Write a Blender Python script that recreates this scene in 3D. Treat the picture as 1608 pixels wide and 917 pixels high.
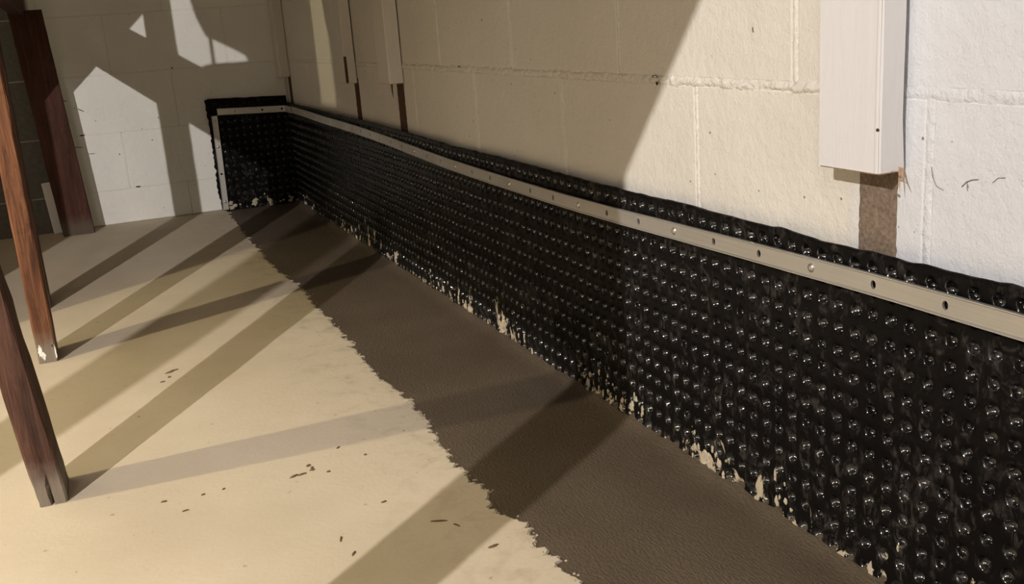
import bpy, bmesh, math, random
from mathutils import Vector, Matrix, noise

sc = bpy.context.scene
C = sc.collection
for o in list(bpy.data.objects):
    bpy.data.objects.remove(o)
rnd = random.Random(7)

# ------------------------------------------------------------------ camera
# World: z up, floor z = 0, long block wall = plane x = 0, end wall = plane y = 0.
F_PX = 1610.0
cam_d = bpy.data.cameras.new('camera')
cam_d.sensor_fit = 'HORIZONTAL'
cam_d.sensor_width = 36.0
cam_d.lens = 36.0 * F_PX / 1608.0
cam_d.clip_start = 0.01
cam = bpy.data.objects.new('camera', cam_d)
C.objects.link(cam)
def cam_basis(yaw, pitch, roll):
    f = Vector((math.sin(yaw)*math.cos(pitch), math.cos(yaw)*math.cos(pitch), math.sin(pitch)))
    r = Vector((math.cos(yaw), -math.sin(yaw), 0.0))
    u = r.cross(f)
    c, s = math.cos(roll), math.sin(roll)
    return f, c*r + s*u, -s*r + c*u
fw, rt, up = cam_basis(0.3837, -0.2632, -0.0738)
cam.matrix_world = Matrix(((rt.x, up.x, -fw.x, -0.7495), (rt.y, up.y, -fw.y, -3.958), (rt.z, up.z, -fw.z, 0.6317), (0, 0, 0, 1)))
sc.camera = cam

# ------------------------------------------------------------------ world, lamps, exposure
world = bpy.data.worlds.new('world')
sc.world = world
world.use_nodes = True
world.node_tree.nodes['Background'].inputs[0].default_value = (1, 0.93, 0.84, 1)
world.node_tree.nodes['Background'].inputs[1].default_value = 0.0
sc.view_settings.view_transform = 'Standard'
sc.view_settings.look = 'None'
sc.view_settings.gamma = 1.0
sc.view_settings.use_curve_mapping = False
sc.view_settings.exposure = 0.67

def lamp(name, loc, power, col, radius):
    d = bpy.data.lights.new(name, 'POINT')
    d.energy = power
    d.color = col
    d.shadow_soft_size = radius
    o = bpy.data.objects.new(name, d)
    C.objects.link(o)
    o.location = loc
    return o
LB = Vector((-2.2, -4.22, 1.80))     # neutral work lamp behind and left of the camera
LA = Vector((-2.38, -2.38, 1.80))    # yellower bulb beside the stud row
def flood(name, loc, target, power, col, radius, size):
    d = bpy.data.lights.new(name, 'SPOT')
    d.energy = power
    d.color = col
    d.shadow_soft_size = radius
    d.spot_size = math.radians(size)
    d.spot_blend = 1.0
    o = bpy.data.objects.new(name, d)
    C.objects.link(o)
    o.location = loc
    o.rotation_euler = (Vector(target)-loc).to_track_quat('-Z', 'Y').to_euler()
    return o
flood('work_lamp_light', LB, (-.55, 0, .25), 235.0, (1.0, 0.945, 0.90), 0.012, 136)
lamp('bulb_light', LA, 70.0, (1.0, 0.88, 0.56), 0.018)
lamp('fill_light', (-1.75, -5.5, 2.05), 24.0, (1.0, 0.95, 0.90), 0.14)   # soft fill added behind the viewer to brighten the shaded wall

# ------------------------------------------------------------------ helpers
def tag(o, label=None, cat=None, group=None, kind=None):
    if label: o['label'] = label
    if cat: o['category'] = cat
    if group: o['group'] = group
    if kind: o['kind'] = kind
    return o

def mesh(name, verts, faces, smooth=False):
    me = bpy.data.meshes.new(name)
    me.from_pydata([tuple(v) for v in verts], [], faces)
    me.update()
    if smooth:
        me.polygons.foreach_set('use_smooth', [True]*len(me.polygons))
    return me

def link(name, me, mat, parent=None, loc=(0, 0, 0), rot=(0, 0, 0)):
    o = bpy.data.objects.new(name, me)
    C.objects.link(o)
    if mat and not me.materials:
        me.materials.append(mat)
    o.location = loc
    o.rotation_euler = rot
    if parent:
        o.parent = parent
    return o

def empty(name, loc=(0, 0, 0)):
    o = bpy.data.objects.new(name, None)
    C.objects.link(o)
    o.location = loc
    return o

def box_data(x0, x1, y0, y1, z0, z1):
    v = [(x0,y0,z0),(x1,y0,z0),(x1,y1,z0),(x0,y1,z0),(x0,y0,z1),(x1,y0,z1),(x1,y1,z1),(x0,y1,z1)]
    f = [(0,3,2,1),(4,5,6,7),(0,1,5,4),(1,2,6,5),(2,3,7,6),(3,0,4,7)]
    return v, f

def box_mesh(name, x0, x1, y0, y1, z0, z1, bevel=0.0, seg=2):
    v, f = box_data(x0, x1, y0, y1, z0, z1)
    if bevel <= 0:
        return mesh(name, v, f)
    bm = bmesh.new()
    vs = [bm.verts.new(p) for p in v]
    for q in f: bm.faces.new([vs[i] for i in q])
    bmesh.ops.bevel(bm, geom=bm.edges[:] , offset=bevel, segments=seg, profile=0.5, affect='EDGES')
    me = bpy.data.meshes.new(name)
    bm.to_mesh(me); bm.free()
    return me

def interp(tab, t):
    if t <= tab[0][0]: return tab[0][1]
    for (a, va), (b, vb) in zip(tab, tab[1:]):
        if t <= b:
            return va + (vb-va)*(t-a)/(b-a)
    return tab[-1][1]

def nz(x, y, z=0.0):
    return noise.noise(Vector((x, y, z)))

# ------------------------------------------------------------------ materials
class NT:
    def __init__(self, name):
        self.m = bpy.data.materials.new(name)
        self.m.use_nodes = True
        self.t = self.m.node_tree
        self.b = self.t.nodes['Principled BSDF']
    def n(self, typ, **kw):
        nd = self.t.nodes.new(typ)
        for k, v in kw.items():
            setattr(nd, k, v)
        return nd
    def l(self, a, b): self.t.links.new(a, b)
    def coord(self, kind='Object', scale=(1, 1, 1), rot=(0, 0, 0)):
        mp = self.n('ShaderNodeMapping')
        mp.inputs['Scale'].default_value = scale
        mp.inputs['Rotation'].default_value = rot
        if kind == 'World':
            g = self.n('ShaderNodeNewGeometry'); self.l(g.outputs['Position'], mp.inputs[0])
        else:
            g = self.n('ShaderNodeTexCoord'); self.l(g.outputs[kind], mp.inputs[0])
        return mp.outputs[0]
    def noise(self, vec, scale, detail=4.0, rough=0.55, dist=0.0):
        t = self.n('ShaderNodeTexNoise')
        self.l(vec, t.inputs['Vector'])
        t.inputs['Scale'].default_value = scale
        t.inputs['Detail'].default_value = detail
        t.inputs['Roughness'].default_value = rough
        t.inputs['Distortion'].default_value = dist
        return t.outputs['Fac']
    def ramp(self, fac, stops, interp='LINEAR'):
        r = self.n('ShaderNodeValToRGB')
        r.color_ramp.interpolation = interp
        el = r.color_ramp.elements
        while len(el) < len(stops): el.new(0.5)
        for e, (p, c) in zip(el, stops):
            e.position = p
            e.color = (c, c, c, 1) if isinstance(c, (int, float)) else (*c, 1)
        self.l(fac, r.inputs[0])
        return r.outputs[0]
    def mix(self, fac, a, b, mode='MIX'):
        m = self.n('ShaderNodeMix', data_type='RGBA', blend_type=mode)
        for s, v in ((m.inputs[0], fac), (m.inputs[6], a), (m.inputs[7], b)):
            if isinstance(v, (int, float)): s.default_value = v
            elif isinstance(v, tuple): s.default_value = (*v, 1)
            else: self.l(v, s)
        return m.outputs[2]
    def math(self, op, a, b=0.0, c=None):
        m = self.n('ShaderNodeMath', operation=op)
        for s, v in zip(m.inputs, (a, b, c)):
            if v is None: continue
            if isinstance(v, (int, float)): s.default_value = v
            else: self.l(v, s)
        return m.outputs[0]
    def axis(self, vec, i):
        s = self.n('ShaderNodeSeparateXYZ'); self.l(vec, s.inputs[0]); return s.outputs[i]
    def bump(self, h, strength, dist, prev=None):
        b = self.n('ShaderNodeBump')
        b.inputs['Strength'].default_value = strength
        b.inputs['Distance'].default_value = dist
        self.l(h, b.inputs['Height'])
        if prev is not None: self.l(prev, b.inputs['Normal'])
        return b.outputs[0]
    def done(self, col=None, rough=0.6, normal=None, spec=0.4, metal=0.0):
        def put(k, v):
            if isinstance(v, (int, float)): self.b.inputs[k].default_value = v
            elif isinstance(v, tuple): self.b.inputs[k].default_value = (*v, 1)
            else: self.l(v, self.b.inputs[k])
        if col is not None: put('Base Color', col)
        put('Roughness', rough)
        put('Specular IOR Level', spec)
        put('Metallic', metal)
        if normal is not None: self.l(normal, self.b.inputs['Normal'])
        return self.m

def mat_floor():
    t = NT('old_concrete_floor'); w = t.coord('World')
    big = t.noise(w, 2.2, 4, .6); mid = t.noise(w, 11, 5, .6, .6); fine = t.noise(w, 130, 3, .6)
    col = t.ramp(big, [(.30, (.45, .378, .285)), (.55, (.51, .435, .335)), (.75, (.54, .465, .37))])
    col = t.mix(t.ramp(mid, [(.54, 0.0), (.72, .30)]), col, (.46, .39, .30))
    sp = t.noise(w, 62, 2, .5)
    col = t.mix(t.ramp(sp, [(.715, 0.0), (.755, .75)]), col, (.25, .185, .12))
    col = t.mix(t.ramp(fine, [(.3, .08), (.6, 0.0)]), col, (.4, .34, .26))
    ex = t.n('ShaderNodeMapRange'); t.l(t.axis(w, 0), ex.inputs[0])
    ex.inputs[1].default_value = -.50; ex.inputs[2].default_value = -.31
    gr = t.noise(w, 23, 6, .68, .35)
    grime = t.math('MULTIPLY', ex.outputs[0], t.ramp(gr, [(.50, 0.0), (.72, .6)]))
    col = t.mix(grime, col, (.25, .195, .13))
    n = t.bump(fine, .22, .0015); n = t.bump(mid, .25, .004, n)
    return t.done(col, .72, n, .25)

def mat_patch():
    t = NT('fresh_mortar'); w = t.coord('World')
    big = t.noise(w, 3.5, 4, .55); fine = t.noise(w, 240, 3, .6)
    rip = t.noise(t.coord('World', (90, 34, 1), (0, 0, .6)), 3.2, 3, .55, .5)
    col = t.ramp(big, [(.3, (.078, .057, .040)), (.7, (.112, .085, .060))])
    col = t.mix(t.ramp(fine, [(.35, .35), (.62, 0.0)]), col, (.055, .041, .029))
    n = t.bump(rip, .55, .004); n = t.bump(fine, .25, .0012, n)
    return t.done(col, t.ramp(rip, [(.3, .5), (.7, .68)]), n, .30)

def paint_wall(name, col_fn, rough=.55, lumps=.42):
    t = NT(name); w = t.coord('World')
    col = col_fn(t, w)
    f1 = t.noise(w, 75, 4, .6); f2 = t.noise(w, 320, 3, .6); f3 = t.noise(w, 20, 3, .5)
    pit = t.ramp(t.noise(w, 95, 1, .4), [(.765, 0.0), (.79, .85)])
    col = t.mix(pit, col, (.13, .095, .065))
    n = t.bump(f3, .4, .006); n = t.bump(f1, lumps, .0040, n); n = t.bump(f2, .5, .0014, n)
    return t.done(col, rough, n, .35)

def right_col(t, w):
    y = t.axis(w, 1)
    big = t.noise(w, 3.5, 3, .6)
    cream = t.ramp(big, [(.3, (.66, .622, .555)), (.7, (.715, .68, .615))])
    white = t.ramp(big, [(.3, (.625, .635, .67)), (.7, (.675, .69, .73))])
    wob = t.math('MULTIPLY_ADD', t.noise(w, 16, 3, .6), .05, -.025)
    yy = t.math('ADD', y, wob)
    m = t.n('ShaderNodeMapRange'); t.l(yy, m.inputs[0])
    m.inputs[1].default_value = -3.085; m.inputs[2].default_value = -3.13
    return t.mix(m.outputs[0], cream, white)

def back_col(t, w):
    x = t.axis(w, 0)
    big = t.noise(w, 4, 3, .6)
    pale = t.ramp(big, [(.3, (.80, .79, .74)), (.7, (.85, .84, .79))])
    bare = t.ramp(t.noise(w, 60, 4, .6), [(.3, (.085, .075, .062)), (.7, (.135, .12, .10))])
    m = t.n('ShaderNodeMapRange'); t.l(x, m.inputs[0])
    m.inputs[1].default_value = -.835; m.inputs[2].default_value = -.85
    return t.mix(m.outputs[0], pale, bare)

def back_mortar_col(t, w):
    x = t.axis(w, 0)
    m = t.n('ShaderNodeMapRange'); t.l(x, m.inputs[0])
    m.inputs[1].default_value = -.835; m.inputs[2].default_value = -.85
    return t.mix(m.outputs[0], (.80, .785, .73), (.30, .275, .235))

def mat_membrane(name, r0, spec):
    t = NT(name); w = t.coord('World')
    z = t.axis(w, 2)
    s1 = t.noise(w, 26, 6, .65, 1.2); s2 = t.noise(t.coord('World', (1, 1, .45)), 60, 5, .65, 2.0)
    sm = t.math('MULTIPLY', t.ramp(s1, [(.50, 0.0), (.66, 1.0)]), t.ramp(s2, [(.44, 0.0), (.60, 1.0)]))
    col = t.mix(t.math('MULTIPLY', sm, .55), (.0058, .0052, .0050), (.085, .074, .066))
    # cement smears kept to the foot of the sheet
    foot = t.n('ShaderNodeMapRange'); t.l(z, foot.inputs[0])
    foot.inputs[1].default_value = .095; foot.inputs[2].default_value = .0
    blot = t.noise(t.coord('World', (1, 1, .55)), 21, 5, .7, 1.0)
    patchy = t.noise(w, 3.2, 1, .4)
    sel = t.math('ADD', t.math('MULTIPLY_ADD', foot.outputs[0], .19, blot), t.math('MULTIPLY_ADD', patchy, .30, -.15))
    smear = t.ramp(sel, [(.735, 0.0), (.765, 1.0)])
    on = t.math('GREATER_THAN', foot.outputs[0], .02)
    smear = t.math('MULTIPLY', smear, on)
    col = t.mix(smear, col, (.42, .35, .26))
    rough = t.mix(sm, (r0, r0, r0), (.40, .40, .40))
    rough = t.mix(smear, rough, (.85, .85, .85))
    n = t.bump(t.noise(w, 190, 2, .5), .22, .0009)
    n = t.bump(smear, .6, .0012, n)
    return t.done(col, rough, n, spec)

def mat_metal():
    t = NT('aluminium_bar'); w = t.coord('World', (40, 4, 600))
    st = t.noise(w, 1.0, 3, .6)
    blot = t.noise(t.coord('World'), 9, 3, .5)
    col = t.ramp(st, [(.3, (.60, .585, .55)), (.7, (.68, .665, .63))])
    col = t.mix(t.ramp(blot, [(.45, 0.0), (.7, .35)]), col, (.46, .44, .41))
    return t.done(col, t.ramp(blot, [(.3, .40), (.7, .55)]), t.bump(st, .04, .0003), .5, .85)

def mat_wood(name, dark, light, rough=.75, foot=None, grain=1.0, knots=.55, relief=.9):
    t = NT(name); o = t.coord('Object', (1, 1, .06)); w = t.coord('Object')
    g = t.noise(o, 95*grain, 5, .65, 1.3); g2 = t.noise(o, 24*grain, 3, .6, 2.2); k = t.noise(w, 30, 4, .6)
    col = t.ramp(t.math('MULTIPLY_ADD', g, .6, t.math('MULTIPLY', g2, .4)), [(.36, dark), (.62, light)])
    col = t.mix(t.ramp(k, [(.55, 0.0), (.75, knots)]), col, tuple(c*.45 for c in dark))
    if foot:
        z = t.axis(w, 2)
        m = t.n('ShaderNodeMapRange'); t.l(t.math('MULTIPLY_ADD', k, -.05, z), m.inputs[0])
        m.inputs[1].default_value = .045; m.inputs[2].default_value = .0
        col = t.mix(m.outputs[0], col, foot)
    n = t.bump(g, relief, .0022)
    return t.done(col, rough, n, .25)

def mat_plain(name, col, rough=.7, spec=.3, bump=.0, bscale=80, metal=0.0, var=.25):
    t = NT(name); w = t.coord('World')
    f = t.noise(w, bscale, 4, .6)
    c = t.ramp(f, [(.3, tuple(x*(1-var) for x in col)), (.7, col)])
    return t.done(c, rough, t.bump(f, bump, .0015) if bump else None, spec, metal)

M = {}
M['floor'] = mat_floor()
M['patch'] = mat_patch()
M['wall_r'] = paint_wall('painted_block_right', right_col, .5)
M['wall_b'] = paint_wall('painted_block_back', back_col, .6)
M['joint_r'] = paint_wall('painted_mortar_right', right_col, .5, 1.0)
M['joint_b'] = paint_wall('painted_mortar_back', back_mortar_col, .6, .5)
M['membrane'] = mat_membrane('black_dimple_plastic', .28, .05)
M['cup'] = mat_membrane('glossy_black_dimple', .10, .85)
M['metal'] = mat_metal()
M['screw'] = mat_plain('zinc_screw', (.62, .58, .52), .32, .5, 0, 80, .9, .1)
M['stud'] = mat_wood('old_red_brown_stud', (.022, .010, .007), (.118, .056, .036), .8, (.20, .165, .13))
M['stud2'] = mat_wood('orange_brown_stud', (.052, .019, .010), (.215, .092, .044), .8, (.20, .165, .13))
M['post'] = mat_wood('dark_red_post', (.036, .014, .009), (.085, .034, .022), .8, (.10, .075, .055))
M['boardpaint'] = mat_wood('white_painted_board', (.675, .66, .66), (.695, .68, .68), .45, None, 1.0, 0.0, .18)
M['boardpaint2'] = mat_wood('cream_painted_board', (.64, .60, .545), (.67, .63, .575), .45, None, 1.0, 0.0, .18)
M['rawwood'] = mat_wood('bare_cut_wood', (.33, .19, .11), (.62, .44, .30), .85)
M['bare'] = mat_plain('bare_brown_patch', (.27, .205, .155), .9, .15, .9, 230, 0, .5)
M['bare2'] = mat_plain('bare_brown_wood_patch', (.105, .060, .038), .9, .15, .5, 150, 0, .4)
M['dark'] = mat_plain('dark_void', (.03, .024, .018), .9, .1)
M['cement'] = mat_plain('dried_cement', (.50, .43, .33), .9, .15, .5, 120)
M['crumb'] = mat_plain('floor_crumb', (.42, .345, .25), .9, .1)
M['flake'] = mat_plain('brown_dirt', (.16, .105, .06), .9, .15)
M['nail'] = mat_plain('rusty_nail', (.10, .07, .05), .5, .4, 0, 80, .6)
M['chalk'] = mat_plain('chalk', (.86, .84, .78), .95, .1)
M['ceiling'] = mat_plain('joist_ceiling', (.46, .43, .40), .8, .2)
M['shell'] = mat_plain('far_wall_paint', (.66, .65, .65), .8, .2)
M['ply'] = mat_wood('weathered_plywood', (.28, .18, .10), (.46, .33, .21), .8)

# ------------------------------------------------------------------ floor and mortar strip
XL, YN, ZC = -4.2, -6.4, 2.35
EDGE = [(-6.5, -.31), (-4.0, -.312), (-3.3, -.305), (-2.969, -.307), (-2.895, -.314), (-2.845, -.301), (-2.80, -.326), (-2.72, -.314), (-2.63, -.323),
        (-2.42, -.304), (-2.32, -.300), (-2.18, -.311), (-1.975, -.307), (-1.82, -.302), (-1.60, -.303), (-1.39, -.297), (-1.12, -.313),
        (-.58, -.308), (-.09, -.292), (0.1, -.29)]
def edge_x(y):
    x = interp(EDGE, y)
    x += .0075*nz(y*24, 3.1) + .0065*nz(y*75, 9.7) + .005*nz(y*210, 1.3) + .003*nz(y*420, 6.3)
    s = max(0.0, nz(y*130, 5.5) - .25)
    return x + .026*s*nz(y*40, 20.1) + .016*max(0.0, nz(y*260, 14.2) - .15)
ys = []
y = -6.4
while y < 0.02:
    ys.append(y)
    y += .003 if y > -3.6 else .08
ys.append(.02)
v, f = [], []
for i, y in enumerate(ys):
    e = edge_x(y)
    v += [(XL, y, 0), (e - .02, y, 0), (e - .003, y, -.0004 + .0006*nz(y*60, 2)), (e, y, -.003), (e + .001, y, -.02)]
for i in range(len(ys)-1):
    for k in range(4):
        a = i*5 + k
        f.append((a, a+1, a+6, a+5))
floor = link('floor', mesh('floor', v, f), M['floor'])
tag(floor, 'beige painted concrete basement floor with small brown scuffs', kind='structure')

# fresh mortar: gently uneven surface rising a little against the sheet
v, f = [], []
nxp = 26
yy = [-4.6 + i*.02 for i in range(232)]
for y in yy:
    for k in range(nxp+1):
        x = -.345 + (.345-.001)*k/nxp
        z = -.0035 + .0012*nz(x*14, y*9) + .0007*nz(x*60+y*30, y*60-x*25)
        d = -.016 - x
        if d < .03: z += .011*(1-max(d, 0)/.03)**2*(.75+.6*nz(y*25, 4))
        v.append((x, min(y, .01), z))
for i in range(len(yy)-1):
    for k in range(nxp):
        a = i*(nxp+1)+k
        f.append((a, a+1, a+nxp+2, a+nxp+1))
patch = link('mortar_strip', mesh('mortar_strip', v, f, True), M['patch'])
tag(patch, 'dark damp strip of fresh trowelled mortar along the black sheet', 'mortar strip', kind='structure')

# ------------------------------------------------------------------ block walls
BH, BL, Z0 = .203, .406, .1247
def block_mesh(name, length, height, thick=.03, r=.003):
    """Front face looks along -Y of the block's own frame; x along the wall."""
    me = box_mesh(name, -length/2, length/2, 0, thick, -height/2, height/2, r, 2)
    return me
def lumpy_strip(name, length, width, amp, seed, proud, step=.0035, nw=6):
    """A strip in the XZ plane of its own frame, length along x, relief towards -Y."""
    n = max(2, int(length/step)); v, f = [], []
    for i in range(n+1):
        x = -length/2 + length*i/n
        for k in range(nw+1):
            q = k/nw*2-1
            wob = 1 + .45*nz(x*45, seed, 3.3+k*.2) + .3*nz(x*150, seed, 8+k)
            zz = q*width/2*wob
            prof = (1-q*q)
            d = prof*(proud + amp*nz(x*70, q*2.2, seed) + amp*.8*nz(x*210, q*5, seed+4) + amp*.5*nz(x*420, q*8, seed+9)) - (1-prof)*.0025
            v.append((x, -d, zz))
    for i in range(n):
        for k in range(nw):
            a = i*(nw+1)+k
            f.append((a, a+nw+1, a+nw+2, a+1))
    return mesh(name, v, f, True)

ROT_R = (0, 0, -math.pi/2)     # own -Y -> world -X, own x -> world -y
# long wall: backing, then blocks
wall_r = link('wall_right', box_mesh('wall_right', .006, .15, YN, .15, 0, ZC), M['joint_r'])
tag(wall_r, 'painted concrete block wall, cream turning white past the near board', kind='structure')
full_r = block_mesh('block', BL-.008, BH-.008)
Y0 = -1.7795
def put_block(parent, me, mat, loc, rot):
    return link('block', me, mat, parent, loc, rot)
for c in range(1, 5):
    zc = Z0 + (c+.5)*BH
    off = Y0 if c % 2 == 0 else Y0 - BL/2
    k0 = math.floor((-4.6 - off)/BL)
    for k in range(k0, 8):
        ya = off + k*BL; yb = ya + BL
        if ya > -.01 or yb < -4.2: continue
        yb2 = min(yb, -.004)
        if yb2 - ya < .03: continue
        me = full_r if yb2 == yb else block_mesh('block_part', yb2-ya-.004, BH-.008)
        put_block(wall_r, me, M['wall_r'], (rnd.uniform(-.0006, .0006), (ya+yb2)/2, zc), ROT_R)
# mortar joints
for c in range(2, 5):
    zj = Z0 + c*BH
    for ya, yb, wd, am, pr in ((-4.2, -3.11, .021, .0008, .0006), (-3.11, -1.5, .018, .0036, .0018), (-1.5, -.004, .015, .0018, .0012)):
        s = ya
        link('mortar_joint', lumpy_strip('bed_joint', yb-ya, wd, am, 3.7*c+s, pr), M['joint_r'], wall_r, (.0, (ya+yb)/2, zj), ROT_R)
hj_soft = lumpy_strip('head_joint_soft', BH-.004, .018, .0008, 55, .0005)
hj = [lumpy_strip('head_joint', BH-.012, .0085, .0012, 41+i, .0007) for i in range(3)]
for c in range(1, 5):
    zc = Z0 + (c+.5)*BH
    off = Y0 if c % 2 == 0 else Y0 - BL/2
    for k in range(-7, 8):
        yj = off + k*BL
        if -4.2 < yj < -.02:
            link('mortar_joint', hj[(k+c) % 3] if yj > -3.1 else hj_soft, M['joint_r'], wall_r, (.0, yj, zc), (0, math.pi/2, -math.pi/2))

# end wall
wall_b = link('wall_back', box_mesh('wall_back', XL, .15, .006, .15, 0, ZC), M['joint_b'])
tag(wall_b, 'end block wall, pale painted beside the corner and bare grey behind the posts', kind='structure')
full_b = block_mesh('block_b', BL-.004, BH-.004, .03, .0016)
X0 = -.613
hb = [lumpy_strip('head_joint_b', BH-.01, .007, .0007, 71+i, .0006) for i in range(3)]
for c in range(-1, 5):
    za = max(Z0 + c*BH, 0.0); zb = Z0 + (c+1)*BH
    off = X0 if c % 2 == 0 else X0 - BL/2
    for k in range(-3, 4):
        xa = off + k*BL; xb = xa + BL
        if xb < -1.75 or xa > -.02: continue
        xb2 = min(xb, -.003)
        if xb2-xa < .03: continue
        if xa > -.31 and zb < .4: continue            # wholly behind the sheet
        me = full_b if (xb2 == xb and c >= 0) else block_mesh('block_bp', xb2-xa-.004, zb-za-.004, .03, .0016)
        link('block', me, M['wall_b'], wall_b, ((xa+xb2)/2, rnd.uniform(-.0006, .0006), (za+zb)/2))
        if c >= 0 and -1.7 < xa < -.03 and not (xa > -.31 and zb < .4):
            link('mortar_joint', hb[(k+c) % 3], M['joint_b'], wall_b, (xa, 0, (za+zb)/2), (0, math.pi/2, 0))
    if c >= 0:
        link('mortar_joint', lumpy_strip('bed_joint_b', 1.74, .0085, .0008, 91+c, .0006), M['joint_b'], wall_b, (-.872, 0, za))

# room shell beyond the picture
tag(link('wall_left', box_mesh('wall_left', XL-.15, XL, YN, .15, 0, ZC), M['shell']), 'pale basement side wall across from the membrane', kind='structure')
tag(link('wall_front', box_mesh('wall_front', XL-.15, .15, YN-.15, YN, 0, ZC), M['shell']), 'pale basement wall behind the viewer', kind='structure')
tag(link('ceiling', box_mesh('ceiling', XL-.15, .15, YN-.15, .15, ZC, ZC+.1), M['ceiling']), 'pale basement ceiling', kind='structure')
tag(link('cutoff_block', box_mesh('cutoff_block', -1.95, -1.316, -1.567, -.75, 0, ZC, .006), M['shell']), 'unseen block added left of the stud row to cut off both lamps', kind='structure')  # added box out of view; its near corner cuts off both lamps

# ------------------------------------------------------------------ dimpled membrane
PITCH, RC, DEPTH = .0265, .0079, .0088
def dimple_sheet(name, cols, rows, place, skip=None, seg=12, jitter=None):
    """cols, rows: cell indices; place(u, v, d) -> world point for sheet coordinate (u, v) pushed d towards the wall."""
    verts, faces, idx, cups = [], [], {}, []
    def vert(u, w, d, key=None):
        if key is not None and key in idx: return idx[key]
        verts.append(place(u, w, d)); i = len(verts)-1
        if key is not None: idx[key] = i
        return i
    prof = [(1.22, 0.0), (1.02, .0006), (.90, .0026), (.74, .0062), (.48, .0082), (.20, DEPTH)]
    h = PITCH/2
    # 12 points round the square, starting on the right middle
    sq = []
    per = [(1, 0), (1, .577), (.577, 1), (0, 1), (-.577, 1), (-1, .577), (-1, 0), (-1, -.577), (-.577, -1), (0, -1), (.577, -1), (1, -.577)]
    for ci in cols:
        for ri in rows:
            uc, wc = (ci+.5)*PITCH, (ri+.5)*PITCH
            if skip and skip(uc, wc): continue
            ju, jw, js, jd = jitter(ci, ri) if jitter else (0, 0, 1, 1)
            rq = random.Random(ci*977+ri*71)
            tu, tw = rq.gauss(0, .0011), rq.gauss(0, .0011)
            ring0 = []
            for (a, b) in per:
                u, w = uc+a*h, wc+b*h
                ring0.append(vert(u, w, 0, (round(u*1e5), round(w*1e5))))
            corner = {}
            for a, b in ((1, 1), (-1, 1), (-1, -1), (1, -1)):
                u, w = uc+a*h, wc+b*h
                corner[(a, b)] = vert(u, w, 0, (round(u*1e5), round(w*1e5)))
            rings = []
            for (rr, dd) in prof:
                rg = []
                for k in range(seg):
                    a = 2*math.pi*k/seg
                    sk = min(1.0, dd/DEPTH)
                    rg.append(vert(uc+ju+sk*tu+RC*js*rr*math.cos(a), wc+jw+sk*tw+RC*js*rr*math.sin(a), dd*jd))
                rings.append(rg)
            r1 = rings[0]
            for k in range(seg):
                k2 = (k+1) % seg
                pa, pb = per[k], per[k2]
                if abs(pa[0]) == 1 and abs(pb[1]) == 1 and pa[0] != 0 and abs(pa[1]) < 1 and abs(pb[0]) < 1 and abs(pa[1]) > .5:
                    cc = corner[(1 if pa[0] > 0 else -1, 1 if pb[1] > 0 else -1)]
                    faces.append((ring0[k], cc, ring0[k2], r1[k2], r1[k]))
                elif abs(pa[1]) == 1 and abs(pb[0]) == 1 and abs(pa[0]) > .5 and abs(pb[1]) > .5:
                    cc = corner[(1 if pb[0] > 0 else -1, 1 if pa[1] > 0 else -1)]
                    faces.append((ring0[k], cc, ring0[k2], r1[k2], r1[k]))
                else:
                    faces.append((ring0[k], ring0[k2], r1[k2], r1[k]))
            for qi, (A, B) in enumerate(zip(rings, rings[1:])):
                for k in range(seg):
                    k2 = (k+1) % seg
                    if qi >= 1: cups.append(len(faces))
                    faces.append((A[k], A[k2], B[k2], B[k]))
            cups.append(len(faces))
            faces.append(tuple(rings[-1]))
    return verts, faces, idx, cups

TOP = [(-4.6, .379), (-3.32, .380), (-3.2, .3775), (-3.15, .3795), (-3.06, .376), (-3.0, .380), (-2.9, .3785), (-2.8, .3795), (-2.63, .3765),
       (-2.41, .379), (-2.14, .3805), (-1.86, .380), (-1.49, .386), (-1.0, .389), (-.3, .389), (0, .389)]
def sheet_x(y, z):
    b = -.0165 - .0022*nz(y*2.6, z*5) - .0018*nz(y*8, z*9, 4) - .0008*nz(y*22, z*18, 7) - .0007*nz(y*48, z*48, 2)
    if z < .06: b -= .003*(1-z/.06)
    if z > .345: b -= .004*(z-.345)/.035*(1+.8*nz(y*5, 8.8))
    return b
def place_r(u, w, d):
    # u runs from the corner towards the viewer, w up
    y = -u
    z = w
    lift = max(0.0, (z-.30)/.08)
    z2 = z + (interp(TOP, y)-.3795)*min(1, lift) + .0028*nz(y*11, 5.1)*min(1, lift)**2
    return (sheet_x(y, z) + d, y, z2)
ROW_BASE = .3665 - 13.5*PITCH - PITCH*.0   # centre of the top row sits at z = .3665
RB = ROW_BASE - PITCH*0.5
def jit(ci, ri):
    r = random.Random(ci*131+ri*17)
    return r.uniform(-.0006, .0006), r.uniform(-.0006, .0006), r.uniform(.93, 1.06), r.uniform(.85, 1.08)
def place_r2(u, w, d): return place_r(u+.006, w + RB + PITCH*.0, d)
vs, fs, ix, cu_ = dimple_sheet('m', range(0, 166), range(0, 14), place_r2, jitter=jit)
# rolled top edge: the sheet turns back to the wall
def top_strip(ix, vs, fs, ncol, rows, place, u_of):
    wtop = rows*PITCH
    keys = []
    for ci in range(ncol):
        for a in (-1, -.577, 0, .577, 1):
            keys.append((ci+.5)*PITCH + a*PITCH/2)
    us = sorted(set(round(u*1e5) for u in keys))
    prev = None
    for ku in us:
        i0 = ix.get((ku, round(wtop*1e5)))
        if i0 is None: continue
        u = ku/1e5
        p = vs[i0]
        r = .0035 + .0018*nz(u*40, 3)
        a = (p[0]+.0008, p[1], p[2]+r*.6); b = (p[0]+.003, p[1], p[2]+r); c = (p[0]+.0075, p[1], p[2]+r*.6)
        base = len(vs); vs.extend([a, b, c])
        cur = (i0, base, base+1, base+2)
        if prev:
            for q in range(3): fs.append((prev[q], cur[q], cur[q+1], prev[q+1]))
        prev = cur
top_strip(ix, vs, fs, 166, 14, place_r2, None)
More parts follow.
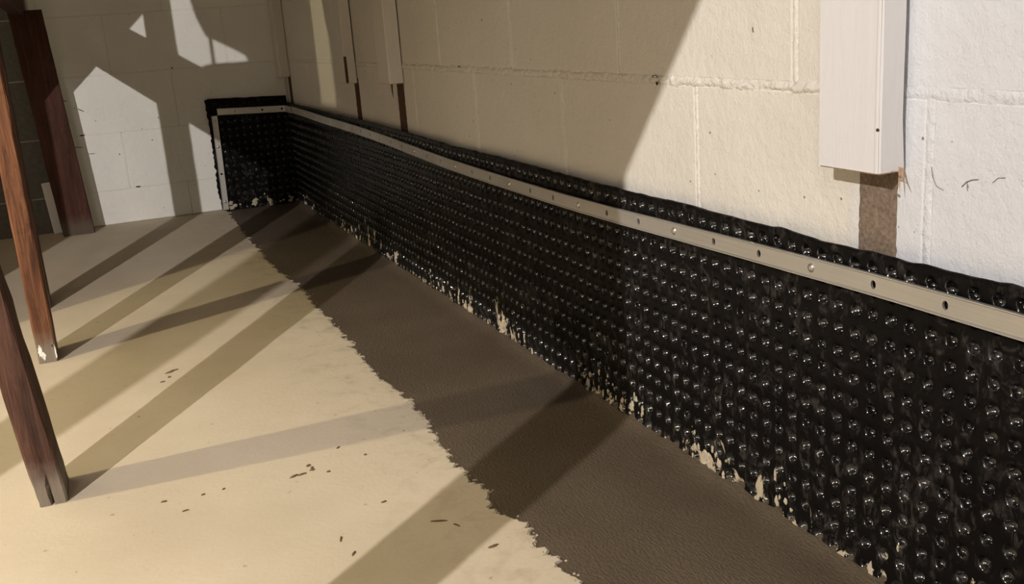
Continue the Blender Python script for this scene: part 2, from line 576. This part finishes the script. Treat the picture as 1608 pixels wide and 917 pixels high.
def two_finish(me, cups):
    me.materials.append(M['membrane']); me.materials.append(M['cup'])
    mi = [0]*len(me.polygons)
    for c_ in cups: mi[c_] = 1
    me.polygons.foreach_set('material_index', mi)
    return me
mem = link('dimple_membrane', two_finish(mesh('dimple_membrane', vs, fs, True), cu_), None)
tag(mem, 'long black dimpled plastic drainage sheet along the right block wall', 'membrane')

# short sheet on the end wall
LEFT = [(0, -.300), (.05, -.306), (.10, -.309), (.16, -.305), (.22, -.306), (.31, -.304), (.36, -.308), (.42, -.3075)]
def place_b(u, w, d):
    # u from the corner towards -x
    x = -u
    q = max(0.0, (u-.24)/.08)
    z = w
    if u > .24: x += (interp(LEFT, w) + .312)*min(q, 1) + .0045*nz(w*55, 2.2)*min(q, 1)
    yb = -.0155 - .002*nz(u*9, w*8, 3)
    lift = max(0.0, (w-.30)/.09)
    z += .0075*lift*min(1, u/.3)
    return (x, yb + d, z)
def place_b2(u, w, d): return place_b(u+.014, w-.006, d)
vs, fs, ix, cu_ = dimple_sheet('mb', range(0, 11), range(0, 13), place_b2, jitter=jit)
# plain flat hem above the dimples
wt = 13*PITCH
usb = sorted(set(k[0] for k in ix if k[1] == round(wt*1e5)))
prev = None
for ku in usb:
    i0 = ix[(ku, round(wt*1e5))]; u = ku/1e5
    top = .4005 + .013*min(1, u/.28) + .0016*nz(u*30, 6)
    p = vs[i0]
    ring = [i0]
    for q in (.25, .5, .75, 1.0):
        vs.append((p[0], p[1]-.001*math.sin(q*3), p[2]+(top-p[2])*q)); ring.append(len(vs)-1)
    vs.append((p[0], p[1]+.008, top+.001)); ring.append(len(vs)-1)
    if prev:
        for q in range(len(ring)-1): fs.append((prev[q], ring[q], ring[q+1], prev[q+1]))
    prev = ring
# ragged left margin of the hem
memb = link('dimple_membrane', two_finish(mesh('dimple_membrane_short', vs, fs, True), cu_), None)
tag(memb, 'short black dimpled plastic sheet on the end wall beside the corner', 'membrane')
lm = []
v, f = [], []
n = 70
for i in range(n+1):
    z = .412*i/n
    xr = -.292
    xl = interp(LEFT, z) - .002 + .005*nz(z*70, 8.8) + .003*nz(z*190, 1.1)
    v += [(xr, -.0165, z), (xl, -.0135, z), (xl+.001, -.001, z)]
    if i:
        a = (i-1)*3
        f += [(a, a+1, a+4, a+3), (a+1, a+2, a+5, a+4)]
link('sheet_margin', mesh('sheet_margin', v, f, True), M['membrane'], memb)

# dried cement stuck along the foot of the sheet
def blob(cx, cy, cz, su, sw, th, seed, axis):
    n = 15; out = []; rim = []
    for k in range(n):
        a = 2*math.pi*k/n
        r = 1 + .6*nz(math.cos(a)*1.6, math.sin(a)*1.6, seed) + .55*nz(math.cos(a)*4.5, math.sin(a)*4.5, seed+3)
        rim.append((su*r*math.cos(a), sw*r*math.sin(a)))
    if axis == 'x':
        back_ = [(cx, cy+u, cz+w) for u, w in rim]; front = [(cx-th, cy+u*.8, cz+w*.8) for u, w in rim]
        tip = (cx-th*1.25, cy, cz)
    else:
        back_ = [(cx+u, cy, cz+w) for u, w in rim]; front = [(cx+u*.8, cy-th, cz+w*.8) for u, w in rim]
        tip = (cx, cy-th*1.25, cz)
    v = back_+front+[tip]
    f = [(k, (k+1) % n, n+(k+1) % n, n+k) for k in range(n)] + [(n+k, n+(k+1) % n, 2*n) for k in range(n)]
    return v, f
def join_blobs(items):
    V, Fc = [], []
    for v, f in items:
        b = len(V); V += v; Fc += [tuple(i+b for i in q) for q in f]
    return V, Fc
items = []
clusters = [(-2.52, .14, 16), (-2.64, .06, 8), (-2.83, .08, 14), (-3.00, .05, 7), (-1.25, .20, 18), (-.85, .25, 14), (-1.75, .30, 14), (-2.15, .2, 8), (-3.2, .1, 3), (-.4, .3, 8)]
for cy, sp, cnt in clusters:
    for _ in range(cnt):
        y = cy + rnd.uniform(-sp/2, sp/2)
        z = abs(rnd.gauss(0, .022)) + .004
        if z > .06: continue
        # keep to the web between the dimples
        u = (-y-.006)/PITCH; w = (z-RB)/PITCH
        if abs(u-math.floor(u)-.5) < .25 and abs(w-math.floor(w)-.5) < .25:
            z += PITCH*.4
        s = rnd.uniform(.002, .0065)*(1-.5*z/.07)
        items.append(blob(sheet_x(y, z)+.0005, y, z, s*rnd.uniform(.6, 1.0), s*rnd.uniform(.9, 2.0), .0016, rnd.uniform(0, 90), 'x'))
v, f = join_blobs(items)
sp = link('cement_splatter', mesh('cement_splatter', v, f), M['cement'], mem)
tag(sp, 'cream cement splatter', kind='stuff')
items = []
for _ in range(16):
    x = rnd.uniform(-.27, -.03)
    z = abs(rnd.gauss(0, .012)) + .006
    s = rnd.uniform(.003, .008)
    items.append(blob(x, -.0165, z, s*1.3, s, .0016, rnd.uniform(0, 90), 'y'))
v, f = join_blobs(items)
tag(link('cement_splatter', mesh('cement_splatter_b', v, f), M['cement'], memb), 'cream cement splatter', kind='stuff')

# ------------------------------------------------------------------ aluminium termination bars
def bar_mesh(name, length, holes, path, height=.0235, th=.0028, slot=1.25):
    """path(s, w, d) -> world point; s along the bar, w across (-.5..5)*height, d outwards."""
    V, Fc = [], []
    def add(s, w, d): V.append(path(s, w, d)); return len(V)-1
    hh = height/2; R = .0037; seg = 12; half = .010
    stops = [0.0]
    segs = []
    for hs in sorted(holes):
        segs.append(('p', stops[-1], hs-half)); segs.append(('h', hs)); stops.append(hs+half)
    segs.append(('p', stops[-1], length))
    lip = .0026
    for sg in segs:
        if sg[0] == 'p':
            a, b = sg[1], sg[2]
            n = max(1, int((b-a)/.02))
            rows = []
            for i in range(n+1):
                s = a+(b-a)*i/n
                rows.append([add(s, -hh, 0), add(s, -hh, th+.0012), add(s, -hh+lip*.5, th+.0012), add(s, -hh+lip, th), add(s, hh-lip, th), add(s, hh-lip*.5, th+.0012), add(s, hh, th+.0012), add(s, hh, 0)])
            for A, B in zip(rows, rows[1:]):
                for k in range(7): Fc.append((A[k], B[k], B[k+1], A[k+1]))
            if a == 0.0: Fc.append(tuple(rows[0]))
            if b == length: Fc.append(tuple(reversed(rows[-1])))
        else:
            hs = sg[1]; inner = hh-lip
            sq = []
            per = [(1, 0), (1, 1), (0, 1), (-1, 1), (-1, 0), (-1, -1), (0, -1), (1, -1)]
            outer = [add(hs+px*half, pw*inner, th) for px, pw in per]
            rim = []; deep = []
            for k in range(16):
                a = 2*math.pi*k/16
                rim.append(add(hs+R*math.cos(a), R*slot*math.sin(a), th)); deep.append(add(hs+R*math.cos(a), R*slot*math.sin(a), 0))
            for k in range(8):
                k2 = (k+1) % 8
                Fc.append((outer[k], outer[k2], rim[(2*k+2) % 16], rim[2*k+1], rim[2*k]))
            for k in range(16):
                Fc.append((rim[k], rim[(k+1) % 16], deep[(k+1) % 16], deep[k]))
            for sgn in (-1, 1):
                q = [[add(hs+px*half, sgn*ww, dd) for ww, dd in ((inner, th), (hh-lip*.5, th+.0012), (hh, th+.0012), (hh, 0))] for px in (-1, 1)]
                for k in range(3):
                    fc = (q[0][k], q[1][k], q[1][k+1], q[0][k+1])
                    Fc.append(fc if sgn > 0 else tuple(reversed(fc)))
    return mesh(name, V, Fc)

def screw_mesh():
    V, Fc = [], []
    n = 12
    prof = [(.0054, 0), (.0052, .0009), (.0040, .0021), (.0022, .0029), (.0009, .0031)]
    for r, d in prof:
        for k in range(n):
            a = 2*math.pi*k/n; V.append((r*math.cos(a), -d, r*math.sin(a)))
    for i in range(len(prof)-1):
        for k in range(n):
            Fc.append((i*n+k, i*n+(k+1) % n, (i+1)*n+(k+1) % n, (i+1)*n+k))
    Fc.append(tuple(range((len(prof)-1)*n, len(prof)*n)))
    return mesh('screw', V, Fc, True)
SCREW = screw_mesh()

BARZ = [(-4.4, .338), (-3.25, .337), (-3.155, .3365), (-3.062, .3365), (-2.963, .334), (-2.865, .3315), (-2.768, .3295), (-2.671, .3275), (-2.573, .326),
        (-2.478, .325), (-2.283, .3245), (-2.18, .3245), (-1.902, .328), (-1.609, .334), (-1.343, .3425), (-1.05, .3475), (-.70, .350), (-.30, .354), (-.02, .357)]
def bar_z(y):
    return sum(interp(BARZ, y+d) for d in (-.15, -.075, 0, .075, .15))/5
BAR_X = -.0195
def bar_x(y): return BAR_X - .0022*nz(y*2.6, 1.7) - .0012*nz(y*6, 2.2)
def path_r(s, w, d):
    y = -4.4 + s
    return (bar_x(y) - d, y, bar_z(y) + w)
HOLE0 = -3.25
holes = []
k = -11
screws = []
while True:
    y = HOLE0 + k*.0972
    if y > -.14: break
    if y > -4.37:
        holes.append((y+4.4, k))
    k += 1
LEN_R = 4.4 - .135
bar = link('termination_bar', bar_mesh('termination_bar', LEN_R, [h for h, k in holes], path_r), M['metal'])
tag(bar, 'long aluminium bar with holes clamping the black sheet to the right wall', 'metal bar')
for h, k in holes:
    if (k-2) % 3 == 0:
        p = path_r(h, 0, .0026)
        link('screw', SCREW, M['screw'], bar, p, ROT_R)

# bar wrapping the corner on the end wall
def path_b(s, w, d):
    # s: 0 at the left end (x = -.272) to the corner, then a short leg along the right wall
    L1 = .272 - .022
    if s <= L1:
        x = -.272 + s
        return (x, -.0195 - d, .3655 - .013*s/.27 + w)
    t = s - L1
    return (-.022 - d*1.0, -.0195 - t - d*0, .3535 - .004*t/.1 + w)
def bar_b():
    V, Fc = [], []
    return bar_mesh('termination_bar_b', .250, [.062, .163, .236], path_b)
bb = link('termination_bar', bar_b(), M['metal'])
tag(bb, 'short level aluminium bar across the sheet on the end wall', 'metal bar')
link('screw', SCREW, M['screw'], bb, path_b(.062, 0, .0026))
v, f = box_data(-.0245, -.0215, -.115, -.0195, .3385, .364)
lg = link('corner_leg', box_mesh('corner_leg', -.0245, -.0215, -.118, -.0195, .341, .3655, .0008, 1), M['metal'], bb)
link('screw', SCREW, M['screw'], bb, (-.0245, -.055, .354), ROT_R)

def path_v(s, w, d):
    z = .003 + s
    return (-.291 + .006*z/.35 - w - .0045*(1-z/.35)*0, -.0195 - d, z)
bv = link('termination_bar', bar_mesh('termination_bar_v', .349, [.03, .135, .236, .331], path_v, .0205), M['metal'])
tag(bv, 'upright aluminium bar down the left edge of the end wall sheet', 'metal bar')
for s in (.03, .236, .331):
    link('screw', SCREW, M['screw'], bv, path_v(s, 0, .0026))

# ------------------------------------------------------------------ boards on the long wall, cut off above the sheet
def wall_board(name, y_near, y_far, zb, mat, depth, gap, label, ragged=0):
    e = empty(name, (0, (y_near+y_far)/2, zb))
    yc = (y_near+y_far)/2
    w = (y_far-y_near)/2
    # face board with slightly uneven near edge
    V, Fc = [], []
    zs = [0, .004] + [.05*i for i in range(1, 38)]
    sec = []
    for z in zs:
        j = .0008*nz(z*12, y_near*7)
        j2 = .0008*nz(z*9, y_near*3, 5)
        r = .0022
        g = gap + .0015*nz(z*10, y_near, 2) if z > .02 else gap*.6
        loop = [(-g, -w+j), (-depth+r, -w+j), (-depth, -w+r+j), (-depth, w-r+j2), (-depth+r, w+j2), (-g, w+j2)]
        sec.append([(x, yy2, z + (.0015*nz(x*90, yy2*90, 4) if z == 0 else 0)) for x, yy2 in loop])
    n = 6
    for s in sec: V += s
    for i in range(len(sec)-1):
        for k in range(n):
            a, b = i*n+k, i*n+(k+1) % n
            Fc.append((a, a+n, b+n, b))
    Fc.append(tuple(range(n))); Fc.append(tuple(reversed(range((len(sec)-1)*n, len(sec)*n))))
    link('board', mesh('board', V, Fc), mat, e)
    # bare saw-cut end grain, a thin slice
    link('cut_end', box_mesh('cut_end', -depth+.002, -gap-.001, -w+.002, w-.002, -.0016, .0004), M['rawwood'], e)
    tag(e, label, 'board')
    return e
nb = wall_board('furring_board', -3.173, -3.082, .4555, M['boardpaint'], .036, .0075, 'wide white painted board nearest the viewer, sawn off above a brown bare patch')
# paint ridge along the near face edge and splinters at the cut
def sliver(name, pts, r, mat, parent):
    V, Fc = [], []
    n = 5
    for i, p in enumerate(pts):
        rr = r*(1-i/(len(pts)-1)*.9)
        for k in range(n):
            a = 2*math.pi*k/n
            V.append((p[0]+rr*math.cos(a), p[1]+rr*math.sin(a), p[2]+rr*.3*math.sin(a*2)))
    for i in range(len(pts)-1):
        for k in range(n):
            Fc.append((i*n+k, i*n+(k+1) % n, (i+1)*n+(k+1) % n, (i+1)*n+k))
    Fc.append(tuple(range(n)))
    return link(name, mesh(name, V, Fc), mat, parent)
sliver('splinter', [(-.006, -.044, .003), (-.012, -.052, -.006), (-.016, -.060, -.013)], .0016, M['rawwood'], nb)
sliver('splinter', [(-.010, -.045, .004), (-.012, -.048, -.010), (-.013, -.050, -.022)], .0014, M['rawwood'], nb)
sliver('splinter', [(-.020, -.046, .001), (-.026, -.056, .003), (-.030, -.064, .004)], .0013, M['rawwood'], nb)
def knob(cx, cy, cz, r, parent, mat, name):
    bm = bmesh.new(); bmesh.ops.create_icosphere(bm, subdivisions=1, radius=r)
    me = bpy.data.meshes.new(name); bm.to_mesh(me); bm.free()
    return link(name, me, mat, parent, (cx, cy, cz))
V, Fc = [], []
for i in range(60):
    z = i/59*1.6
    b = len(V)
    d = .0011 + .0006*nz(z*30, 3)
    V += [(-.0362, -.0445+.001*nz(z*8, 1), z), (-.0362-d, -.042+.001*nz(z*8, 1), z), (-.0362, -.039+.001*nz(z*8, 1), z)]
    if i: Fc += [(b-3, b, b+1, b-2), (b-2, b+1, b+2, b-1)]
link('paint_ridge', mesh('paint_ridge', V, Fc, True), M['boardpaint'], nb)
knob(-.0365, -.043, .043, .0019, nb, M['nail'], 'nail_head')

b2 = wall_board('furring_board', -1.501, -1.409, .491, M['boardpaint2'], .037, .003, 'painted board with a dark splinter hanging from its sawn end')
sliver('splinter', [(-.028, -.030, .002), (-.028, -.030, -.02), (-.027, -.030, -.036)], .0032, M['nail'], b2)
b3 = wall_board('furring_board', -1.055, -.965, .478, M['boardpaint2'], .033, .004, 'painted board in the middle of the three far boards, split along its edge')
link('split', box_mesh('split', -.0335, -.026, -.0458, -.0405, .001, .075, .001, 1), M['bare2'], b3)
b4 = wall_board('furring_board', -.082, -.004, .472, M['boardpaint2'], .036, .003, 'painted board in the far corner of the block walls')

# bare strips where the boards used to run down
def bare_strip(y0, y1, z0, z1, mat, seed):
    V, Fc = [], []
    nzs, nys = 22, 10
    for i in range(nzs+1):
        z = z0 + (z1-z0)*i/nzs
        a = y0 + .0022*nz(z*120, seed) ; b = y1 + .0022*nz(z*120, seed+9)
        for k in range(nys+1):
            q = k/nys
            y = a+(b-a)*q
            V.append((-.0012 - .0012*abs(nz(y*150, z*150, seed)) if 0 < k < nys else .002, y, z))
    for i in range(nzs):
        for k in range(nys):
            p = i*(nys+1)+k
            Fc.append((p, p+nys+1, p+nys+2, p+1))
    return link('bare_strip', mesh('bare_strip', V, Fc, True), mat, wall_r)
tag(bare_strip(-3.166, -3.101, .34, .475, M['bare'], 1), 'brown unpainted strip under the near board')
tag(bare_strip(-1.497, -1.432, .35, .50, M['bare2'], 2), 'brown unpainted strip')
tag(bare_strip(-1.068, -1.012, .35, .49, M['bare2'], 3), 'brown unpainted strip')
tag(bare_strip(-.088, -.03, .36, .48, M['bare2'], 4), 'brown unpainted strip')

# ------------------------------------------------------------------ studs
def stud(name, xc, y_near, w, d, h, mat, lean, label, seed, split=0.0, group=None, rough=1.0):
    e = empty(name, (xc, y_near, 0))
    V, Fc, sec = [], [], []
    zs = [0, .006, .015, .03, .05, .08] + [.08 + .03*i for i in range(1, 30)] + [1.1, 1.4, 1.7, 2.0, h]
    zs = [z for z in zs if z < h-.01] + [h]
    c = .003
    for z in zs:
        g = max(0.0, 1 - z/.055)*split
        hx = w/2
        base = [(-hx, c), (-hx+c, 0), (-.004, 0), (.0012, .001 + .012*g), (.003, 0), (hx-c, 0), (hx, c), (hx, d*.5), (hx, d-c), (hx-c, d), (-hx+c, d), (-hx, d-c), (-hx, d*.5)]
        if g == 0: base[2] = (-.004, 0); base[3] = (0, 0); base[4] = (.004, 0)
        lp = []
        for k, (x, y) in enumerate(base):
            j = rough*.0013
            x += j*nz(z*18+k*5, seed) + j*.7*nz(z*70+k*3, seed, 4)
            y += j*.7*nz(z*22+k*4, seed, 8)
            fz = z
            if z == 0: fz = .0004
            if z < .02: x *= 1 - .03*abs(nz(k*2.2, seed, z*60)); 
            lp.append((x + lean[0]*z, y + lean[1]*z, fz))
        sec.append(lp)
    n = 13
    for s in sec: V += s
    for i in range(len(sec)-1):
        for k in range(n):
            a, b = i*n+k, i*n+(k+1) % n
            Fc.append((a, b, b+n, a+n))
    Fc.append(tuple(reversed(range(n)))); Fc.append(tuple(range((len(sec)-1)*n, len(sec)*n)))
    link('timber', mesh('timber', V, Fc), mat, e)
    tag(e, label, 'post', group)
    return e
G = 'row of timber studs'
s1 = stud('timber_stud', -.8715, -2.445, .040, .090, 2.2, M['stud'], (-.092, 0), 'nearest dark brown timber stud, leaning, split at its foot', 1.3, 1.0, G, 1.5)
s2 = stud('timber_stud', -.888, -1.69, .038, .089, .744, M['stud2'], (0, 0), 'orange brown timber stud with a whitish scuffed foot', 5.1, 0, G, 1.1)
s3 = stud('timber_stud', -.908, -1.19, .038, .089, 2.3, M['stud'], (0, 0), 'brown timber stud mostly hidden behind the orange brown one', 8.2, 0, G)
s0 = stud('timber_stud', -.965, -3.295, .038, .089, 2.3, M['stud'], (0, 0), 'timber stud beside the viewer casting the broad floor shadow', 11.7, 0, G)
s4 = stud('timber_post', -.808, -.12, .104, .040, .76, M['post'], (-.055, 0), 'dark red timber post standing against the end wall', 15.4, 0, None)
# nails
def nail(name, p0, p1, r, parent):
    d = Vector(p1)-Vector(p0)
    bm = bmesh.new()
    bmesh.ops.create_cone(bm, cap_ends=True, segments=8, radius1=r, radius2=r*.8, depth=d.length)
    me = bpy.data.meshes.new(name); bm.to_mesh(me); bm.free()
    o = link(name, me, M['nail'], parent)
    o.rotation_mode = 'QUATERNION'
    o.rotation_quaternion = d.to_track_quat('Z', 'Y')
    o.location = (Vector(p0)+Vector(p1))/2
    return o
nail('nail', (-.035, .008, .198), (-.062, .001, .168), .0016, s1)
nail('nail', (.013, .002, .036), (.013, -.004, .036), .0022, s2)
nail('nail', (.028, .003, .46), (.036, -.02, .458), .002, s4)
nail('nail', (.03, .02, .30), (.062, .022, .297), .0015, s4)
# pale scuff flakes on the second stud's foot
V, Fc = join_blobs([blob(-.012, -.0006, .028, .004, .012, .0008, 3, 'y'), blob(-.006, -.0006, .016, .004, .008, .0008, 5, 'y'), blob(.017, -.0006, .02, .0018, .014, .0006, 8, 'y')])
link('paint_scuff', mesh('paint_scuff', V, Fc), M['chalk'], s2)

# rail along the studs, overhead of the picture
rail = link('stud_rail', box_mesh('stud_rail', -.889, -.851, -3.205, -.125, .745, .899, .003, 1), M['post'])
tag(rail, 'dark timber rail running along the tops of the studs', 'rail')

def prism_yz(name, poly, x0, x1, mat):
    bm = bmesh.new()
    A = [bm.verts.new((x0, y, z)) for y, z in poly]; B = [bm.verts.new((x1, y, z)) for y, z in poly]
    fa = bm.faces.new(A); fb = bm.faces.new(list(reversed(B)))
    n = len(poly)
    for i in range(n):
        bm.faces.new((A[i], B[i], B[(i+1) % n], A[(i+1) % n]))
    bm.normal_update()
    bmesh.ops.triangulate(bm, faces=[fa, fb])
    bmesh.ops.recalc_face_normals(bm, faces=bm.faces)
    me = bpy.data.meshes.new(name); bm.to_mesh(me); bm.free()
    return link(name, me, mat)
sheet = prism_yz('shadow_sheet', [(-3.20, .902), (-3.265, .967), (-3.4, 1.121), (-3.9, 1.69), (-3.9, 2.2), (-1.30, 2.2), (-1.345, 1.25), (-1.371, 1.101), (-1.39, 1.064),
        (-1.425, 1.029), (-1.485, 1.03), (-1.556, 1.031), (-1.605, 1.029), (-1.611, 1.019), (-1.437, .968), (-1.387, .95), (-1.387, .93), (-1.5, .928), (-1.5, .902)], -.923, -.917, M['ply'])
tag(sheet, 'unseen plywood sheet resting on the stud rail', 'occluder')  # unseen sheet, outline shaped to cast the slanted and notched wall shadows
str_ = prism_yz('shadow_panel', [(-.42, .56), (-.546, .643), (-1.17, 1.035), (-1.17, 2.2), (-.42, 2.2)], -.958, -.942, M['ply'])
tag(str_, 'unseen sloping plywood panel hung behind the far studs', 'occluder')  # added out of view; its lower edge casts the sloping end-wall shadow
# steel column, seen only by its shadow
V, Fc = [], []
for i, (z, r) in enumerate(((0, .085), (.008, .085), (.008, .042), (2.34, .042))):
    for k in range(24):
        a = 2*math.pi*k/24; V.append((r*math.cos(a), r*math.sin(a), z))
for i in range(3):
    for k in range(24): Fc.append((i*24+k, i*24+(k+1) % 24, (i+1)*24+(k+1) % 24, (i+1)*24+k))
col_ = link('steel_column', mesh('steel_column', V, Fc, True), M['dark'], None, (-1.5, -3.06, 0))
tag(col_, 'round steel column standing left of the studs', 'column')

blocker = link('bulb_blocker', box_mesh('bulb_blocker', -1.32, -1.285, -1.835, -1.655, 1.15, 2.349, .003, 1), M['ply'])  # added unseen, keeps bulb light from passing the notch
tag(blocker, 'short plank added out of view to stop bulb light at the sheet notch', 'blocker')

# cable hanging beside the notched end of the plywood
cb = []
for i in range(2):
    for k in range(10):
        a = 2*math.pi*k/10; cb.append((.0042*math.cos(a), .0042*math.sin(a), (0, 1.25)[i]))
cable = link('hanging_cable', mesh('hanging_cable', cb, [(k, (k+1) % 10, 10+(k+1) % 10, 10+k) for k in range(10)] + [tuple(reversed(range(10))), tuple(range(10, 20))]), M['dark'], None, (-.900, -1.397, .90))
tag(cable, 'dark cable hanging beside the notched end of the plywood sheet', 'cable')

# pale scrap of board leaning in the dark at the end wall
sb = link('board_scrap', box_mesh('board_scrap', -.022, .022, -.006, .006, 0, .182, .0015, 1), M['boardpaint2'], None, (-.868, -.034, .001), (math.radians(-7), math.radians(-4), 0))
tag(sb, 'short pale scrap of board standing behind the dark red post', 'scrap board')

# chalky scribble on the end wall
def scribble(pts, r=.0007):
    cu = bpy.data.curves.new('chalk_mark', 'CURVE'); cu.dimensions = '3D'; cu.bevel_depth = r; cu.bevel_resolution = 1
    s = cu.splines.new('POLY'); s.points.add(len(pts)-1)
    for p, q in zip(s.points, pts): p.co = (q[0], -.0008, q[1], 1)
    return link('chalk_mark', cu, M['chalk'], wall_b)
rs = random.Random(3)
for k in range(5):
    cx, cz = -.27 + rs.uniform(-.02, .03), .70 + rs.uniform(-.035, .045)
    pts = [(cx + .020*math.cos(t*.55+k)*(.6+.4*math.sin(t*.2+k)), cz + .013*math.sin(t*.55+k*2)) for t in range(9)]
    scribble(pts)

# ------------------------------------------------------------------ loose dirt
def flake_mesh(l, w, seed):
    n = 10; V = []
    for lay, hgt in ((0, .0002), (1, .0016)):
        for k in range(n):
            a = 2*math.pi*k/n
            r = (1 + .5*nz(math.cos(a)*1.8, math.sin(a)*1.8, seed))*(1 if lay == 0 else .75)
            V.append((l/2*r*math.cos(a), w/2*r*math.sin(a) + .25*w*nz(math.cos(a)*2, seed), hgt))
    F = [(k, (k+1) % n, n+(k+1) % n, n+k) for k in range(n)] + [tuple(range(n, 2*n))]
    return mesh('dirt_flake', V, F)
flakes = [((-.659, -1.910), .042, .010, .55), ((-.682, -1.968), .014, .006, .2), ((-.668, -1.945), .010, .007, 1.2), ((-.543, -2.538), .020, .006, .5), ((-.531, -2.538), .018, .005, .1),
          ((-.514, -2.530), .011, .007, .3), ((-.516, -2.512), .010, .008, .5), ((-.513, -2.523), .010, .005, 1.0), ((-.494, -2.550), .008, .005, .2), ((-.528, -2.762), .018, .0035, 1.3), ((-.523, -2.808), .014, .004, .9),
          ((-.401, -2.783), .030, .0040, -.45), ((-.385, -2.805), .016, .0030, -1.2), ((-.364, -2.880), .018, .006, .15), ((-.726, -2.522), .010, .006, 0), ((-.701, -2.569), .014, .004, .1), ((-.672, -2.529), .008, .004, .4), ((-.643, -2.526), .007, .004, .5),
          ((-.46, -2.47), .010, .004, .8), ((-.45, -2.69), .012, .004, .3), ((-.43, -2.52), .006, .005, 0)]
NAMED = {0: 'long crooked brown flake on the floor between the stud shadows', 3: 'thin brown flake at the tail of the small dirt cluster on the beige floor',
         4: 'flat brown flake in the middle of the small dirt cluster on the beige floor', 6: 'stubby brown flake topping the small dirt cluster on the beige floor',
         9: 'thin upright brown sliver on the beige floor beside the broad shadow edge', 10: 'hooked brown sliver on the beige floor just left of the broad shadow',
         11: 'longest dark twig-like sliver lying inside the broad floor shadow', 12: 'short dark sliver lying inside the broad floor shadow', 13: 'brown flake on the bright floor right of the broad shadow'}
specks = []
for i, (p, l, w, a) in enumerate(flakes):
    me = flake_mesh(l*.85, w*.8, i*3.3)
    if i in NAMED:
        o = link('dirt_flake', me, M['flake'], None, (p[0], p[1], 0), (0, 0, a))
        tag(o, NAMED[i], 'dirt flake', 'dirt flakes scattered on the beige floor')
    else:
        ca, sa = math.cos(a), math.sin(a)
        specks.append(([(p[0]+q.co.x*ca-q.co.y*sa, p[1]+q.co.x*sa+q.co.y*ca, q.co.z) for q in me.vertices], [tuple(q.vertices) for q in me.polygons]))
V, Fc = join_blobs(specks)
tag(link('dirt_specks', mesh('dirt_specks', V, Fc), M['flake']), 'tiny brown dirt specks strewn over the beige floor', 'dirt', kind='stuff')
# crumbs along the ragged edge of the old floor
items = []
for _ in range(260):
    y = -3.4 + 3.3*rnd.random()
    s = rnd.uniform(.0008, .0022)
    x = edge_x(y) + rnd.gauss(.0, .006)
    z = 0 if x < edge_x(y) - .001 else -.0035
    n = 6
    V = [(x+s*math.cos(a*math.pi/3)*(1+.4*nz(a, x*99)), y+s*math.sin(a*math.pi/3)*1.2, z) for a in range(n)] + [(x+s*.2, y, z+s*.9)]
    items.append((V, [(k, (k+1) % n, n) for k in range(n)]))
V, Fc = join_blobs(items)
tag(link('floor_crumbs', mesh('floor_crumbs', V, Fc), M['crumb']), 'pale concrete crumbs along the ragged edge of the old floor', 'crumbs', kind='stuff')

# pits in the bed joint and rusty scratches on the white paint
def pit(y, z, ry, rz):
    V = [(-.0022, y+ry*math.cos(a*math.pi/5)*(1+.4*nz(a, y*50)), z+rz*math.sin(a*math.pi/5)) for a in range(10)] + [(.001, y, z)]
    V = [(.0, v[1], v[2]) if i == 10 else v for i, v in enumerate(V)]
    return link('pit', mesh('pit', V, [(k, (k+1) % 10, 10) for k in range(10)]), M['dark'], wall_r)
for y, z, ry, rz in ((-1.907, .5345, .007, .0035), (-2.695, .535, .008, .002), (-2.70, .527, .003, .004), (-1.62, .533, .005, .002)):
    pit(y, z, ry, rz)
def scratch(pts, r):
    cu = bpy.data.curves.new('rust_scratch', 'CURVE'); cu.dimensions = '3D'; cu.bevel_depth = r; cu.bevel_resolution = 0
    sp_ = cu.splines.new('POLY'); sp_.points.add(len(pts)-1)
    for p_, q_ in zip(sp_.points, pts): p_.co = (-.0008, q_[0], q_[1], 1)
    return link('rust_scratch', cu, M['bare'], wall_r)
scratch([(-3.205, .462), (-3.207, .452), (-3.212, .444), (-3.221, .441)], .00032)
scratch([(-3.243, .447), (-3.248, .452), (-3.255, .455), (-3.262, .456)], .00035)
scratch([(-3.249, .452), (-3.250, .444)], .0003)
scratch([(-3.278, .455), (-3.284, .460), (-3.292, .461)], .00025)

V, Fc = join_blobs([blob(-.742, -.0012, .330, .009, .0022, .0006, 2, 'y'), blob(-.585, -.0012, .127, .008, .0028, .0006, 7, 'y'), blob(-.63, -.0012, .25, .0015, .003, .0005, 9, 'y'), blob(-.405, -.0012, .535, .002, .004, .0005, 4, 'y')])
link('pit', mesh('pit_b', V, Fc), M['dark'], wall_b)
